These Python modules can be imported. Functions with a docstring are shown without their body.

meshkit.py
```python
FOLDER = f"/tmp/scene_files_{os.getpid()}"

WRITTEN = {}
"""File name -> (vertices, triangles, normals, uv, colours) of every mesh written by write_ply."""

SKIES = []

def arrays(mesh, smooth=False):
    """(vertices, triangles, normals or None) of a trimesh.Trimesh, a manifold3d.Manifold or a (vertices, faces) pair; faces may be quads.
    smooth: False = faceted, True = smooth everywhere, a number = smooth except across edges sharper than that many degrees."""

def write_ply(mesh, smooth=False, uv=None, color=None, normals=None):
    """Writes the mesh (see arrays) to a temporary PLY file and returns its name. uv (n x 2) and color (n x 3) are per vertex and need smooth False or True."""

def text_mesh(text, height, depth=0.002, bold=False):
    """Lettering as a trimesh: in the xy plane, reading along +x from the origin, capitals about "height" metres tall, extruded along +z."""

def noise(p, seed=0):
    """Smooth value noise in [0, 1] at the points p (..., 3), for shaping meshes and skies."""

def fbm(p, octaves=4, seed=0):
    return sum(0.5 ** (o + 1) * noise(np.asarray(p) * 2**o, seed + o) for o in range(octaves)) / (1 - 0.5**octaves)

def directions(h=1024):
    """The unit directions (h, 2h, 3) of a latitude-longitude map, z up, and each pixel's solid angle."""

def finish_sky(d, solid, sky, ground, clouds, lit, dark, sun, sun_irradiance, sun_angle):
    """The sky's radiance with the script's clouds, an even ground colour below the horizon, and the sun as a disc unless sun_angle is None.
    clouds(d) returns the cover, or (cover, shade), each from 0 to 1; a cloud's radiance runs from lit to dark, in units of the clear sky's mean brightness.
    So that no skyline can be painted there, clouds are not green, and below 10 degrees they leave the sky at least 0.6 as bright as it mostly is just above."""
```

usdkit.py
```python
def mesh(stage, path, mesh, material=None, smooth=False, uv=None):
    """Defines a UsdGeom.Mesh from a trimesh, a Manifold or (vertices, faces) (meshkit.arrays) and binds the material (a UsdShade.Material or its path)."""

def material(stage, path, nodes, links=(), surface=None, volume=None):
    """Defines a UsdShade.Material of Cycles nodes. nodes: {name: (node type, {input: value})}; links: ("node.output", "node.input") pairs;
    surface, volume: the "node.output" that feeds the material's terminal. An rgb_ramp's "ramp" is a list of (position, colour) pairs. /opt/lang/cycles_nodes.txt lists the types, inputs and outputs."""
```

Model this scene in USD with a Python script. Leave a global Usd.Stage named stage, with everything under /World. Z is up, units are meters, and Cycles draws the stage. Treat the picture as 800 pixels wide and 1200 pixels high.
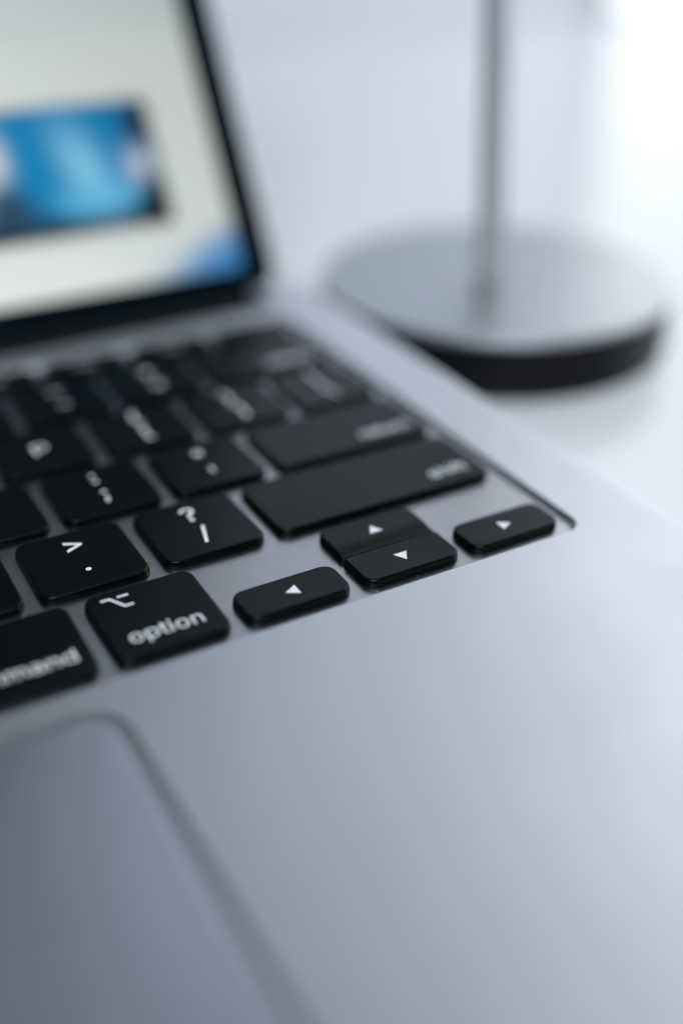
import math
import numpy as np, trimesh, usdkit, meshkit
import manifold3d as m3
from shapely import affinity
from shapely.geometry import LineString, Polygon, box
from shapely.ops import unary_union
from pxr import Gf, Sdf, Usd, UsdGeom, UsdLux, UsdShade

stage = Usd.Stage.CreateInMemory()
UsdGeom.SetStageUpAxis(stage, "Z")
UsdGeom.SetStageMetersPerUnit(stage, 1.0)
UsdGeom.Xform.Define(stage, "/World")
UsdGeom.Scope.Define(stage, "/World/Looks")
MM = 0.001
DESK = -18.0            # desk top below the key tops; all shapes below are written in mm, x right, y away, z up from the key tops


def W(x, y, z):
    return Gf.Vec3d(x * MM, y * MM, (z - DESK) * MM)


# ------------------------------------------------------------------ camera
R = np.array([[0.87258315, -0.48846425, 0.00114716], [-0.24976532, -0.44819179, -0.85833642], [0.4197808, 0.74868338, -0.51308603]])
CAM = (-107.1156, -115.9293, 93.6867)
cam = UsdGeom.Camera.Define(stage, "/World/camera")
M = Gf.Matrix4d(1.0)
for row, v in enumerate((R[0], -R[1], -R[2])):
    M.SetRow(row, Gf.Vec4d(*map(float, v), 0))
p = W(*CAM)
M.SetRow(3, Gf.Vec4d(p[0], p[1], p[2], 1))
cam.AddTransformOp().Set(M)
cam.CreateHorizontalApertureAttr(24.0)
cam.CreateVerticalApertureAttr(36.0)
cam.CreateFocalLengthAttr(24.0 * 1323.07 / 800)
cam.CreateFStopAttr(24.0 * 1323.07 / 800 / 12.0)
cam.CreateFocusDistanceAttr(0.1685)
cam.CreateClippingRangeAttr(Gf.Vec2f(0.01, 50))
cam.CreateExposureAttr(0.13)


# ------------------------------------------------------------------ lamps
def rect_light(name, pos, aim, w, h, intensity, color):
    L = UsdLux.RectLight.Define(stage, "/World/" + name)
    L.CreateWidthAttr(w)
    L.CreateHeightAttr(h)
    L.CreateIntensityAttr(intensity)
    L.CreateColorAttr(Gf.Vec3f(*color))
    z = np.array(pos, float) - np.array(aim, float)
    z /= np.linalg.norm(z)
    x = np.cross([0, 0, 1.0] if abs(z[2]) < 0.99 else [0, 1.0, 0], z)
    x /= np.linalg.norm(x)
    y = np.cross(z, x)
    m = Gf.Matrix4d(1.0)
    for r, v in enumerate((x, y, z)):
        m.SetRow(r, Gf.Vec4d(*map(float, v), 0))
    m.SetRow(3, Gf.Vec4d(*map(float, pos), 1))
    L.AddTransformOp().Set(m)
    return L


# soft daylight from behind the viewer, and a weak cool ceiling bounce
rect_light("softbox_light", (-0.42, -0.84, 1.02), (0.15, 0.12, 0.0), 1.1, 1.0, 5.6, (0.90, 0.945, 1.0))
rect_light("ceiling_light", (0.0, 0.0, 1.7), (0.0, 0.0, 0.0), 3.0, 3.0, 0.08, (0.50, 0.74, 1.0))

# ------------------------------------------------------------------ materials


def mat(name, nodes, links=(), surface="p.BSDF"):
    return usdkit.material(stage, "/World/Looks/" + name, nodes, links, surface=surface)


def plain(name, color, rough=0.5, metal=0.0, spec=0.5, **kw):
    return mat(name, {"p": ("principled_bsdf", {"base_color": color, "roughness": rough, "metallic": metal, "specular_ior_level": spec, **kw})})


def blasted(name, color, rough, metal=1.0, bump=0.06, spec=0.5, tint=(1.0, 1.0, 1.0)):
    """Bead-blasted or matt moulded surface: fine grain in tone, gloss and relief."""
    return mat(name, {
        "g": ("geometry", {}),
        "n": ("noise_texture", {"scale": 9000.0, "detail": 2.0}),
        "big": ("noise_texture", {"scale": 45.0, "detail": 3.0}),
        "r": ("map_range", {"from_min": 0.3, "from_max": 0.7, "to_min": rough - 0.035, "to_max": rough + 0.035}),
        "c": ("mix_color", {"a": tuple(0.95 * x for x in color), "b": tuple(1.04 * x for x in color)}),
        "b": ("bump", {"strength": bump, "distance": 0.00003}),
        "p": ("principled_bsdf", {"metallic": metal, "specular_ior_level": spec, "specular_tint": tint})},
        [("g.position", "n.vector"), ("g.position", "big.vector"), ("big.fac", "r.value"), ("r.result", "p.roughness"), ("n.fac", "c.fac"),
         ("c.result", "p.base_color"), ("n.fac", "b.height"), ("b.normal", "p.normal")])


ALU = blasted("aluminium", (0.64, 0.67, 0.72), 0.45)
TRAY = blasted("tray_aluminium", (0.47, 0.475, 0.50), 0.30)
PADM = blasted("trackpad_surface", (0.58, 0.635, 0.71), 0.37, bump=0.02)
KEYM = blasted("black_keycap", (0.0010, 0.0016, 0.0020), 0.27, metal=0.0, bump=0.03, spec=0.20, tint=(0.76, 0.92, 1.0))
LEGEND = plain("white_legend", (0.80, 0.84, 0.88), 0.6)
BLACKGLASS = plain("black_glass", (0.002, 0.006, 0.009), 0.10, spec=0.25)
HINGEM = plain("hinge_plastic", (0.003, 0.0035, 0.004), 0.5, spec=0.15)
RUBBER = plain("rubber", (0.015, 0.015, 0.016), 0.7)
GROOVE = plain("groove_gasket", (0.125, 0.148, 0.165), 0.65, spec=0.3)
CHROME = blasted("brushed_nickel", (0.42, 0.46, 0.49), 0.33, bump=0.02)
POLEM = blasted("satin_steel", (0.33, 0.36, 0.39), 0.5, metal=0.0, bump=0.02)
BASEBLACK = plain("black_lacquer", (0.002, 0.0024, 0.003), 0.35, spec=0.18)


def painted(name, color, rough, scale, amount):
    return mat(name, {
        "g": ("geometry", {}),
        "n": ("noise_texture", {"scale": scale, "detail": 4.0}),
        "c": ("mix_color", {"a": tuple(x * (1 - amount) for x in color), "b": color}),
        "b": ("bump", {"strength": 0.05, "distance": 0.0005}),
        "p": ("principled_bsdf", {"roughness": rough})},
        [("g.position", "n.vector"), ("n.fac", "c.fac"), ("c.result", "p.base_color"), ("n.fac", "b.height"), ("b.normal", "p.normal")])


DESKM = painted("white_desk_top", (0.72, 0.75, 0.79), 0.14, 60.0, 0.02)
WALLM = painted("white_wall_paint", (0.60, 0.635, 0.69), 0.8, 25.0, 0.04)
FRAMEM = plain("white_frame_paint", (0.80, 0.81, 0.82), 0.4)
PANE = mat("bright_daylight_pane", {"e": ("emission", {"color": (0.93, 0.96, 1.0), "strength": 1.65})}, surface="e.emission")
DISPLAY = mat("display_light", {
    "a": ("attribute", {"attribute": "screen_rgb"}),
    "lw": ("layer_weight", {"blend": 0.5}),          # a liquid crystal panel is brightest straight ahead
    "cos": ("math", {"math_type": "subtract", "value1": 1.0}),
    "fall": ("math", {"math_type": "power", "value2": 3.4}),
    "p": ("principled_bsdf", {"base_color": (0.003, 0.003, 0.004), "roughness": 0.10, "specular_ior_level": 0.25})},
    [("a.color", "p.emission_color"), ("lw.facing", "cos.value2"), ("cos.value", "fall.value1"), ("fall.value", "p.emission_strength")])

# ------------------------------------------------------------------ helpers
taken = {}


def numbered(parent, name):
    k = taken.get((parent, name), 0)
    taken[(parent, name)] = k + 1
    return f"{parent}/{name}" + (f"_{k:03d}" if k else "")


def tag(prim, **kw):
    for k, v in kw.items():
        prim.SetCustomDataByKey(k, v)


def thing(name, base, label, category):
    """An Xform standing at the thing's base; returns (path, base in mm)."""
    path = numbered("/World", name)
    x = UsdGeom.Xform.Define(stage, path)
    x.AddTranslateOp().Set(W(*base))
    tag(x.GetPrim(), label=label, category=category)
    return path, np.array(base, float)


def arr(mesh):
    if hasattr(mesh, "to_mesh"):
        m = mesh.to_mesh()
        return np.array(m.vert_properties[:, :3], float), np.array(m.tri_verts)
    if isinstance(mesh, tuple):
        return np.array(mesh[0], float), np.array(mesh[1])
    return np.array(mesh.vertices, float), np.array(mesh.faces)


def part(name, mesh, material, parent, base, smooth=35, **kw):
    v, f = arr(mesh)
    path = numbered(parent, name)
    m = usdkit.mesh(stage, path, ((v - base) * MM, f), material, smooth=smooth)
    tag(m.GetPrim(), **kw)
    return path


def rounded(x0, y0, x1, y1, r, n=8):
    """Rounded rectangle as points, anticlockwise from the far right corner; r is one radius or one per corner."""
    out = []
    r = np.broadcast_to(r, 4)
    for sx, sy, a, q in ((x1, y1, 0, r[0]), (x0, y1, 90, r[1]), (x0, y0, 180, r[2]), (x1, y0, 270, r[3])):
        cx, cy = sx - q * (1 if sx == x1 else -1), sy - q * (1 if sy == y1 else -1)
        for k in range(n + 1):
            t = math.radians(a + 90 * k / n)
            out.append((cx + q * math.cos(t), cy + q * math.sin(t)))
    return np.array(out)


def layers(levels, x0, y0, x1, y1, r, n=8):
    """Convex solid as the hull of rounded rectangles: levels = [(z, inset)]."""
    pts = []
    for z, i in levels:
        q = rounded(x0 + i, y0 + i, x1 - i, y1 - i, max(r - i, 0.05), n)
        pts.append(np.c_[q, np.full(len(q), z)])
    return m3.Manifold.hull_points(np.vstack(pts))


def fillet(z_top, rad, steps=5):
    return [(z_top - rad + rad * math.sin(a), rad - rad * math.cos(a)) for a in np.linspace(0, math.pi / 2, steps)]


def extrude(shape, z0, z1):
    out = []
    for g in getattr(shape, "geoms", [shape]):
        m = trimesh.creation.extrude_polygon(g, z1 - z0, engine="earcut")
        m.apply_translation([0, 0, z0])
        out.append(m)
    return trimesh.util.concatenate(out)


def lathe(profile, cx, cy, n=96):
    """Closed revolve of (radius, z) points, axis upright at (cx, cy)."""
    cs = m3.CrossSection([np.array(profile, float)])
    return m3.Manifold.revolve(cs, n).translate((cx, cy, 0))


# ------------------------------------------------------------------ setting
desk = usdkit.mesh(stage, "/World/desk", trimesh.creation.box(bounds=[[-0.9, -0.75, -0.03], [0.515, 0.60, 0.0]]), DESKM)
tag(desk.GetPrim(), kind="structure")
wall = usdkit.mesh(stage, "/World/wall", trimesh.creation.box(bounds=[[0.03, 0.602, -0.6], [0.62, 0.7, 1.3]]), WALLM)
tag(wall.GetPrim(), kind="structure")

# bright window on the right: only its far edge is in the frame
wx, wy0, wy1, wz0, wz1 = 520, -250, 582, DESK + 4, 800
wp, wb = thing("window", (wx, 120, DESK), "tall overexposed white window at the right behind the round stand", "window")
part("pane", trimesh.creation.box(bounds=[[wx, wy0, wz0], [wx + 4, wy1, wz1]]), PANE, wp, wb, smooth=False)
part("frame", trimesh.util.concatenate([
    trimesh.creation.box(bounds=[[wx - 8, wy0 - 30, DESK], [wx + 20, wy1 + 2.9, wz0 - 1]]),
    trimesh.creation.box(bounds=[[wx - 8, wy0 - 30, wz1 + 1], [wx + 20, wy1 + 2.9, wz1 + 40]]),
    trimesh.creation.box(bounds=[[wx - 8, wy0 - 30, wz0 - 0.5], [wx + 20, wy0 - 1, wz1 + 0.5]]),
    trimesh.creation.box(bounds=[[wx - 3, wy1 + 0.5, wz0 - 0.5], [wx + 20, 601, wz1 + 0.5]])]), FRAMEM, wp, wb, smooth=False)

# ------------------------------------------------------------------ laptop
P, PY, GAP, HALF = 19.05, 18.84, 2.35, 8.65
DECK, FLOOR = -0.35, -1.4
X1, X0 = 15.8, -14.5 * P - 15.8
Y0, Y1 = -92.0, 126.0
LP, LB = thing("laptop", ((X0 + X1) / 2, (Y0 + Y1) / 2, DESK), "open grey aluminium laptop with black keys on a white desk", "laptop")

body = layers([(DECK - 15.5, 2.0), (DECK - 13.5, 0.0)] + fillet(DECK, 1.0), X0, Y0, X1, Y1, 9.0, 12)
WX0, WY0, WX1, WY1 = -14.5 * P - 1.25, -1.1, 1.25, 5.5 * PY + 0.9
pts = []
for z, i in ((FLOOR, 0.60), (FLOOR + 0.12, 0.42), (DECK - 0.15, -0.12), (DECK + 0.02, -0.3), (DECK + 0.5, -0.3)):   # sloping sides, upright far wall
    q = rounded(WX0 + i, WY0 + i, WX1 - i, WY1, max(3.0 - i, 0.05), 10)
    pts.append(np.c_[q, np.full(len(q), z)])
well = m3.Manifold.hull_points(np.vstack(pts))
CX = -7.25 * P
PXR, PYT = -78.9, -6.3
pad_hole = layers([(DECK - 1.0, 0.0), (DECK - 0.2, 0.0), (DECK + 0.02, -0.22), (DECK + 0.5, -0.22)], 2 * CX - PXR - 0.75, PYT - 81.0, PXR + 0.75, PYT + 0.75, 5.6, 12)
slot = m3.Manifold.cube((X1 - X0 - 26, 30, 14)).translate((X0 + 13, 111.2, -13))
part("body", body - well - pad_hole - slot, ALU, LP, LB)
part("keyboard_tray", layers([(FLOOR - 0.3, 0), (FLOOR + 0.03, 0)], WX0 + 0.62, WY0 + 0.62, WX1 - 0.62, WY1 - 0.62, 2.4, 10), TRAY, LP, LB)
part("trackpad", layers([(DECK - 0.98, 0.0)] + fillet(DECK - 0.12, 0.25, 4), 2 * CX - PXR + 0.7, PYT - 80.0, PXR - 0.7, PYT - 0.7, 4.4, 12), PADM, LP, LB)
ring = Polygon(rounded(2 * CX - PXR - 0.74, PYT - 80.9, PXR + 0.74, PYT + 0.74, 5.6, 12)).difference(Polygon(rounded(2 * CX - PXR + 0.72, PYT - 79.9, PXR - 0.72, PYT - 0.72, 4.4, 12)))
part("trackpad_gasket", extrude(ring, DECK - 0.97, DECK - 0.26), GROOVE, LP, LB, smooth=False)
for fx in (X0 + 30, X1 - 30):
    for fy in (Y0 + 22, Y1 - 30):
        part("rubber_foot", layers([(DESK + 0.02, 0.4), (DECK - 15.45, 0.0)], fx - 8, fy - 3, fx + 8, fy + 3, 2.9), RUBBER, LP, LB)

# ---- keys
DISH = 0.05
STROKE = 0.42


def key_mesh(x0, y0, x1, y1, scoop=False, square=None):
    n = 7
    r = np.array({None: [2.0] * 4, "back": [0.42, 0.42, 2.0, 2.0], "front": [2.0, 2.0, 0.42, 0.42]}[square])
    levels = [(-1.25, -0.10), (-0.9, -0.08), (-0.38, 0.0)] + fillet(0.0, 0.38, 6)[1:]
    rings = []
    for z, i in levels:
        q = rounded(x0 + i, y0 + (i if square != "front" else max(i, 0)), x1 - i, y1 - (i if square != "back" else max(i, 0)), np.maximum(r - i, 0.03), n)
        rings.append(np.c_[q, np.full(len(q), z)])
    top = rings[-1]
    c = np.array([(x0 + x1) / 2, (y0 + y1) / 2])
    for s in (0.93, 0.8, 0.6, 0.4, 0.2):
        q = c + (top[:, :2] - c) * s
        rings.append(np.c_[q, np.full(len(q), -DISH * (1 - s * s))])
    k, N = len(rings), len(top)
    v = np.vstack(rings + [[[*c, -DISH]], [[*c, -1.25]]])
    f = []
    for a in range(k - 1):
        for b in range(N):
            i, j = a * N + b, a * N + (b + 1) % N
            f += [(i, j, j + N), (i, j + N, i + N)]
    for b in range(N):
        f.append(((k - 1) * N + b, (k - 1) * N + (b + 1) % N, k * N))
        f.append(((b + 1) % N, b, k * N + 1))
    m = trimesh.Trimesh(v, np.array(f), process=False)
    if scoop:   # the up arrow dips towards the down arrow
        m = m.subdivide_to_size(0.8)
        v = np.array(m.vertices)
        t = np.clip((y0 + 3.4 - v[:, 1]) / 3.4, 0, 1)
        v[:, 2] -= 0.42 * t * t * (3 - 2 * t) * (v[:, 2] > -0.5)
        m = trimesh.Trimesh(v, m.faces, process=False)
        m.merge_vertices()
    return m


def on_key(flat, key, scoop=False):
    """Lays flat lettering (a shapely shape) on the key top, 0.02 mm proud of its hollow."""
    x0, y0, x1, y1 = key
    m = extrude(flat, 0.0, 1.0)
    v = np.array(m.vertices)
    s = np.maximum(abs(v[:, 0] - (x0 + x1) / 2) / ((x1 - x0) / 2), abs(v[:, 1] - (y0 + y1) / 2) / ((y1 - y0) / 2))
    v[:, 2] = -DISH * (1 - np.clip(s, 0, 1) ** 2) - 0.02 + 0.045 * v[:, 2]
    return trimesh.Trimesh(v, m.faces, process=False)


FONT = {}


def text(s, height, bold=False):
    """Outline of the lettering as a shapely shape with its lower left corner of the capitals' line at the origin."""
    key = (s, bold)
    if key not in FONT:
        m = meshkit.text_mesh(s, 1.0, depth=0.1, bold=bold)
        v, f = np.array(m.vertices), np.array(m.faces)
        tri = [Polygon(v[t][:, :2]) for t in f if np.allclose(v[t][:, 2], v[:, 2].max())]
        FONT[key] = unary_union([t.buffer(1e-4) for t in tri if t.area > 0]).simplify(0.004)
    return affinity.scale(FONT[key], height, height, origin=(0, 0))


def centred(shape, x, y=None):
    a = shape.bounds
    return affinity.translate(shape, x - (a[0] + a[2]) / 2, 0 if y is None else y - (a[1] + a[3]) / 2)


def stroke(*lines, w=STROKE, cap="flat"):
    return unary_union([LineString(l).buffer(w / 2, cap_style=cap, join_style="round") for l in lines])


def option_sign(w=4.1, h=2.5):
    return stroke([(0, h), (0.32 * w, h), (0.68 * w, 0), (w, 0)], [(0.60 * w, h), (w, h)])


def command_sign(s=2.6):
    q, k = s / 3.2, []
    from shapely.geometry import Point
    for a in (-1, 1):
        for b in (-1, 1):
            k.append(Point(a * 1.05 * q, b * 1.05 * q).buffer(0.5 * q + 0.18).difference(Point(a * 1.05 * q, b * 1.05 * q).buffer(0.5 * q - 0.18)))
    k += [stroke([(-1.3 * q, b * 0.55 * q), (1.3 * q, b * 0.55 * q)], [(b * 0.55 * q, -1.3 * q), (b * 0.55 * q, 1.3 * q)], w=0.36) for b in (-1, 1)]
    return unary_union(k)


def arrow(direction, s=1.15):
    a = {"left": 180, "right": 0, "up": 90, "down": 270}[direction]
    return affinity.rotate(Polygon([(s * 0.95, 0), (-s * 0.8, s), (-s * 0.8, -s)]), a, origin=(0, 0))


def key(u0, u1, row, legends, name="key", half=None, y_top=None, label=None, scoop=False, square=None):
    """u in key widths left of the keyboard's right edge, row from the front; legends = [shape placed in mm on the key]."""
    x0, x1 = u0 * P + GAP / 2, u1 * P - GAP / 2
    y0, y1 = row * PY + GAP / 2, (row + 1) * PY - GAP / 2
    if half == "low":
        y1 = row * PY + HALF
    if half == "high":
        y0 = row * PY + HALF + 0.30
    if half == "function":
        y1 = row * PY + 8.5
        y0 = row * PY + 0.85
    kw = {"label": label} if label else {}
    path = part(name, key_mesh(x0, y0, x1, y1, scoop, square), KEYM, LP, LB, smooth=50, **kw)
    shapes = [g for g in (f((x0, y0, x1, y1)) for f in legends) if g is not None]
    if shapes:
        part("legend", on_key(unary_union(shapes), (x0, y0, x1, y1)), LEGEND, path, LB, smooth=False)


CAP = 3.5


def single(ch):
    return [lambda k: centred(text(ch, 3.9), (k[0] + k[2]) / 2, (k[1] + k[3]) / 2)]


def double(lower, upper):
    def place(ch, dy, h):
        def f(k):
            g = text(ch, h).buffer(0.05)
            x, y = (k[0] + k[2]) / 2, k[1] - GAP / 2 + dy
            g = centred(g, x)
            if ch in ".,":
                return affinity.translate(g, 0, y - 1.1)
            if ch in "-_":
                return centred(g, x, y)
            return affinity.translate(g, 0, y - (g.bounds[1] + g.bounds[3]) / 2)
        return f
    return [place(upper, 13.2, 4.0), place(lower, 6.7, 4.0)]


def word(s, align="right", w=None, dy=5.3):
    def f(k):
        g = text(s, 2.75)
        g = affinity.translate(g, 0, k[1] - GAP / 2 + dy - 1.0)
        x = k[2] - 2.6 - g.bounds[2] if align == "right" else (k[0] + 2.6 - g.bounds[0] if align == "left" else (k[0] + k[2]) / 2 - (g.bounds[0] + g.bounds[2]) / 2)
        return affinity.translate(g, x, 0)
    return f


def sign(shape, align="left", dy=14.4):
    def f(k):
        b = shape.bounds
        x = k[0] + 2.3 - b[0] if align == "left" else k[2] - 2.3 - b[2]
        return affinity.translate(shape, x, k[1] - GAP / 2 + dy - (b[1] + b[3]) / 2)
    return f


def mid(shape):
    return lambda k: centred(shape, (k[0] + k[2]) / 2, (k[1] + k[3]) / 2)


# bottom row
key(-1, 0, 0, [mid(arrow("right"))], half="low", label="small black right arrow key")
key(-2, -1, 0, [mid(arrow("down"))], half="low", square="back", label="small black down arrow key")
key(-2, -1, 0, [lambda k: centred(arrow("up"), (k[0] + k[2]) / 2, (k[1] + k[3]) / 2 + 0.6)], half="high", label="small black up arrow key", scoop=True, square="front")
key(-3, -2, 0, [mid(arrow("left"))], half="low", label="small black left arrow key")
key(-4, -3, 0, [sign(option_sign()), word("option", "centre")], label="black key marked option")
key(-5.25, -4, 0, [sign(command_sign()), word("command", "centre")], label="wide black key marked command")
key(-10.25, -5.25, 0, [], label="long blank black space bar")
key(-11.5, -10.25, 0, [sign(command_sign(), "right"), word("command", "centre")])
key(-12.5, -11.5, 0, [sign(option_sign(), "right"), word("option", "centre")])
key(-13.5, -12.5, 0, [word("control", "centre")])
key(-14.5, -13.5, 0, [word("fn", "right")])
# shift row
key(-2.25, 0, 1, [word("shift")], label="long black shift key at the right")
for i, (a, b) in enumerate(zip("/.,", "?><")):
    key(-3.25 - i, -2.25 - i, 1, double(a, b))
for i, ch in enumerate("MNBVCXZ"):
    key(-6.25 - i, -5.25 - i, 1, single(ch))
key(-14.5, -12.25, 1, [word("shift", "left")])
# home row
key(-1.75, 0, 2, [word("return")], label="long black return key at the right")
for i, (a, b) in enumerate(zip("';", '":')):
    key(-2.75 - i, -1.75 - i, 2, double(a, b))
for i, ch in enumerate("LKJHGFDSA"):
    key(-4.75 - i, -3.75 - i, 2, single(ch))
key(-14.5, -12.75, 2, [word("caps lock", "left")])
# tab row
for i, (a, b) in enumerate(zip("\\][", "|}{")):
    key(-1 - i, -i, 3, double(a, b))
for i, ch in enumerate("POIUYTREWQ"):
    key(-4 - i, -3 - i, 3, single(ch))
key(-14.5, -13, 3, [word("tab", "left")])
# number row
key(-1.5, 0, 4, [word("delete")], label="long black delete key at the right")
for i, (a, b) in enumerate(zip("=-0987654321`", "+_)(*&^%$#@!~")):
    key(-2.5 - i, -1.5 - i, 4, double(a, b))
# function row
key(-1, 0, 5, [], half="function", label="low blank black key in the far corner")
for i in range(12):
    key(-2 - i, -1 - i, 5, [lambda k, i=i: centred(text(f"F{12 - i}", 1.6), (k[0] + k[2]) / 2, (k[1] + k[3]) / 2)], half="function")
key(-14.5, -13, 5, [lambda k: centred(text("esc", 2.2), k[0] + 4.5, (k[1] + k[3]) / 2)], half="function")

# ---- hinge and lid
hinge = trimesh.creation.cylinder(radius=4.6, height=X1 - X0 - 30, sections=48)
hinge.apply_transform(trimesh.transformations.rotation_matrix(math.pi / 2, [0, 1, 0]))
hinge.apply_translation([(X0 + X1) / 2, 121.0, -5.6])
part("hinge", hinge, HINGEM, LP, LB)
TILT = math.radians(29.57)
PIV = np.array([14.5, 136.2, 0.0])

LW = 2 * (14.5 - CX)
EX, EV, EN = np.array([1.0, 0, 0]), np.array([0, math.sin(TILT), math.cos(TILT)]), np.array([0, -math.cos(TILT), math.sin(TILT)])


def on_lid(m):
    """(s, t, d) in mm: along the lid from its right edge, up the lid, out of its face."""
    v, f = arr(m)
    return PIV + v[:, :1] * EX + v[:, 1:2] * EV + v[:, 2:] * EN, f


def lid_slab(inset, d0, d1, fil=0.4):
    m = layers([(d0, 0.6), (d0 + 0.6, 0)] + fillet(d1, fil, 4), -LW + inset, -6.9 + inset, -inset, 203 - inset, 8.0 - inset, 10)
    return m


part("lid", on_lid(lid_slab(0.12, -4.6, -0.75)), ALU, LP, LB)
glass = part("screen_glass", on_lid(lid_slab(0.0, -1.2, -0.1, 0.12)), BLACKGLASS, LP, LB, smooth=30)

# display: light of the picture it shows, one colour per point of a fine grid
S1, S0, T0, T1 = -8.6, -LW + 8.6, 0.9, 184.0
gs, gt = np.linspace(S0, S1, 300), np.linspace(T0, T1, 190)
S, T = np.meshgrid(gs, gt)


def soft(x, w=0.8):
    return 1 / (1 + np.exp(-np.clip(x / w, -40, 40)))


def inside(s0, s1, t0, t1, w=0.5):
    return soft(S - s0, w) * soft(s1 - S, w) * soft(T - t0, w) * soft(t1 - T, w)


def blob(s, t, rs, rt, rot=0.0):
    c, n = math.cos(rot), math.sin(rot)
    a, b = (S - s) * c + (T - t) * n, -(S - s) * n + (T - t) * c
    return np.exp(-((a / rs) ** 2 + (b / rt) ** 2))


def lay(img, mask, color):
    return img * (1 - mask[..., None]) + np.array(color) * mask[..., None]


img = np.ones(S.shape + (3,)) * np.array([0.59, 0.635, 0.605])
img = lay(img, 0.8 * soft(T - 61, 1.5), (0.50, 0.60, 0.60))            # page header
img = lay(img, 0.9 * soft(9 - T, 1.5), (0.62, 0.655, 0.63))
img = lay(img, inside(-90, -23.2, 14.6, 45.2, 0.3), (0.001, 0.006, 0.012))   # picture on the page
img = lay(img, inside(-90, -24.4, 19.4, 44.8, 0.4), (0.002, 0.185, 0.41))
img = lay(img, 0.95 * blob(-41.7, 30, 5, 11, 0.35), (0.22, 0.52, 0.70))
img = lay(img, 0.75 * blob(-37.7, 23, 9, 3.5), (0.13, 0.46, 0.70))
img = lay(img, 0.6 * blob(-45.7, 22, 5, 4), (0.10, 0.42, 0.66))
img = lay(img, blob(-28.2, 29.5, 3.4, 4.6), (0.52, 0.54, 0.60))
img = lay(img, np.minimum(1, 1.5 * blob(-26.4, 39.5, 3.8, 5.0)) * soft(-23.4 - S, 0.3) * soft(44.6 - T, 0.3), (0.012, 0.03, 0.065))
img = lay(img, np.minimum(1, 2.2 * blob(-24.6, 19, 4.0, 6.0)) * soft(T - 14.6, 0.3) * soft(-23.4 - S, 0.3), (0.001, 0.002, 0.003))
img = lay(img, np.minimum(1, 1.3 * blob(-63.4, 34, 3.6, 6.0)), (0.55, 0.58, 0.57))
img = lay(img, np.minimum(1, 1.4 * blob(-61.7, 22, 4.8, 5.5)) * soft(T - 14.6, 0.3), (0.02, 0.05, 0.09))
img = lay(img, 0.9 * blob(-55.7, 20, 3.4, 3.4), (0.02, 0.08, 0.16))
img = lay(img, 0.55 * blob(-73.7, 30, 6, 9), (0.30, 0.40, 0.45))
# blue desktop in the lower right corner
corner = soft((S + 29) * 0.62 - (T - 0.9), 2.2) * soft(11.5 - T, 1.2)
img = lay(img, 0.95 * corner, (0.012, 0.20, 0.50))
img = lay(img, soft(T - 84, 1.0), (0.035, 0.04, 0.045))                  # dark upper window
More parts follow.
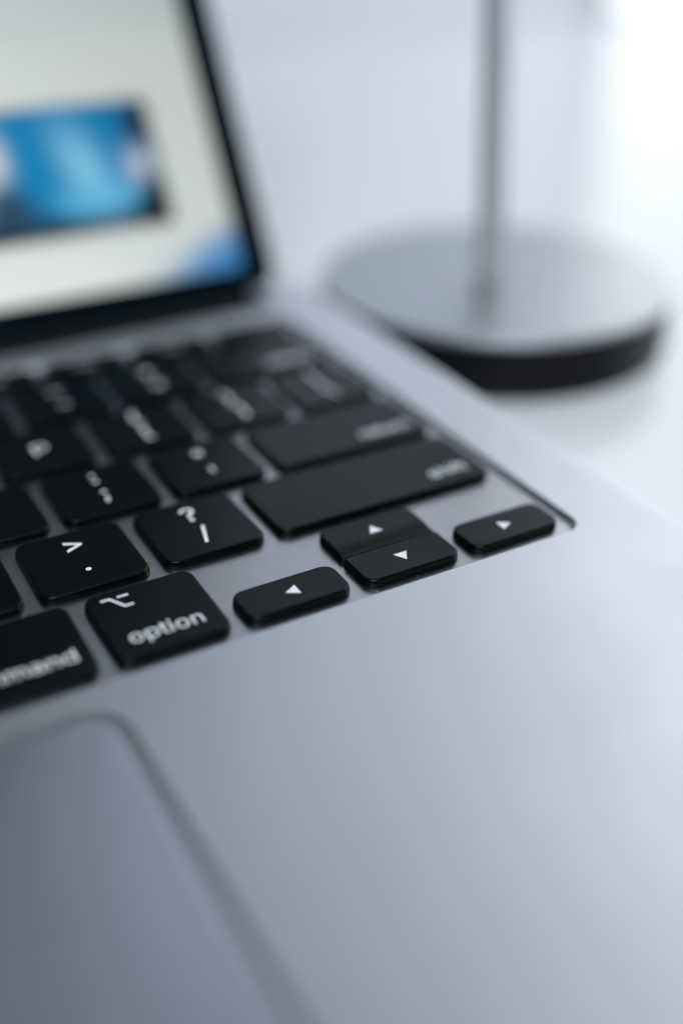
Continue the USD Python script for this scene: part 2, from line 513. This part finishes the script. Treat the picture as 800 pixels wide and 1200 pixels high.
# ordinary page text further left
rng = np.random.default_rng(4)
for k in range(16):
    t = 76 - 4.2 * k
    img = lay(img, 0.55 * inside(-250, -150 + rng.uniform(-25, 15), t, t + 1.8, 0.3), (0.12, 0.14, 0.15))
ns, nt = len(gs), len(gt)
idx = np.arange(ns * nt).reshape(nt, ns)
quads = np.stack([idx[:-1, :-1], idx[:-1, 1:], idx[1:, 1:], idx[1:, :-1]], -1).reshape(-1, 4)
faces = np.vstack([quads[:, [0, 1, 2]], quads[:, [0, 2, 3]]])
pts = PIV + S.reshape(-1, 1) * EX + T.reshape(-1, 1) * EV - 0.06 * EN
dpath = part("display", (pts, faces), DISPLAY, glass, LB, smooth=False)
pv = UsdGeom.PrimvarsAPI(stage.GetPrimAtPath(dpath)).CreatePrimvar("screen_rgb", Sdf.ValueTypeNames.Color3fArray, "vertex")
from pxr import Vt
pv.Set(Vt.Vec3fArray.FromNumpy((1.27 * img).reshape(-1, 3).astype(np.float32)))

# ------------------------------------------------------------------ round stand behind the laptop
BX, BY, BR = 64.0, 109.0, 44.5
SP, SB = thing("round_stand", (BX, BY, DESK), "round metal stand with black rim and thin upright pole behind the laptop", "stand")
H = 13.6
part("base_rim", lathe([(0, DESK), (BR - 1.2, DESK), (BR - 0.2, DESK + 0.8), (BR, DESK + 1.6), (BR, DESK + H), (0, DESK + H)], BX, BY), BASEBLACK, SP, SB)
prof = [(0, DESK + H + 0.05), (BR - 0.3, DESK + H + 0.05)] + [(BR - 0.5 + 0.5 * math.cos(a), DESK + H + 1.5 + 0.5 * math.sin(a)) for a in np.linspace(0.05, math.pi / 2, 14)] + [(0, DESK + H + 2.0)]
part("base_plate", lathe(prof, BX, BY), CHROME, SP, SB)
pole = lathe([(0, -1.0), (3.3, -1.0), (3.3, 330), (0, 330)], 0, 0, 48)
part("pole", pole.rotate((-1.2, -2.2, 0)).translate((BX - 1.5, BY, DESK + H + 1.95)), POLEM, SP, SB)

# ------------------------------------------------------------------ a few specks of dust on the tray and the front edge of the keyboard
rng = np.random.default_rng(11)
spots = [(-58.0, 12.4, FLOOR + 0.05), (-56.2, 15.0, FLOOR + 0.05), (-36.6, -0.9, DECK + 0.01), (-28.5, 0.9, FLOOR + 0.05), (-19.5, -1.9, DECK + 0.01), (-46.0, -1.4, DECK), (-55.0, 3.0, FLOOR + 0.05)]
spots += [(rng.uniform(-75, 10), rng.uniform(-40, -3), DECK + 0.01) for _ in range(14)] + [(rng.uniform(3, 13), rng.uniform(0, 90), DECK + 0.01) for _ in range(8)]
bits = []
for x, y, z in spots:
    b = trimesh.creation.icosphere(1, 1.0)
    b.apply_scale([rng.uniform(0.04, 0.09), rng.uniform(0.04, 0.13), 0.035])
    b.apply_transform(trimesh.transformations.rotation_matrix(rng.uniform(0, 3), [0, 0, 1]))
    b.apply_translation([x, y, z + 0.02])
    bits.append(b)
m = trimesh.util.concatenate(bits)
m.vertices = (m.vertices - [0, 0, DESK]) * MM
dust = usdkit.mesh(stage, "/World/dust", m, plain("pale_dust", (0.75, 0.76, 0.78), 0.9), smooth=True)
tag(dust.GetPrim(), label="pale specks of dust scattered on the laptop deck", category="dust", kind="stuff")
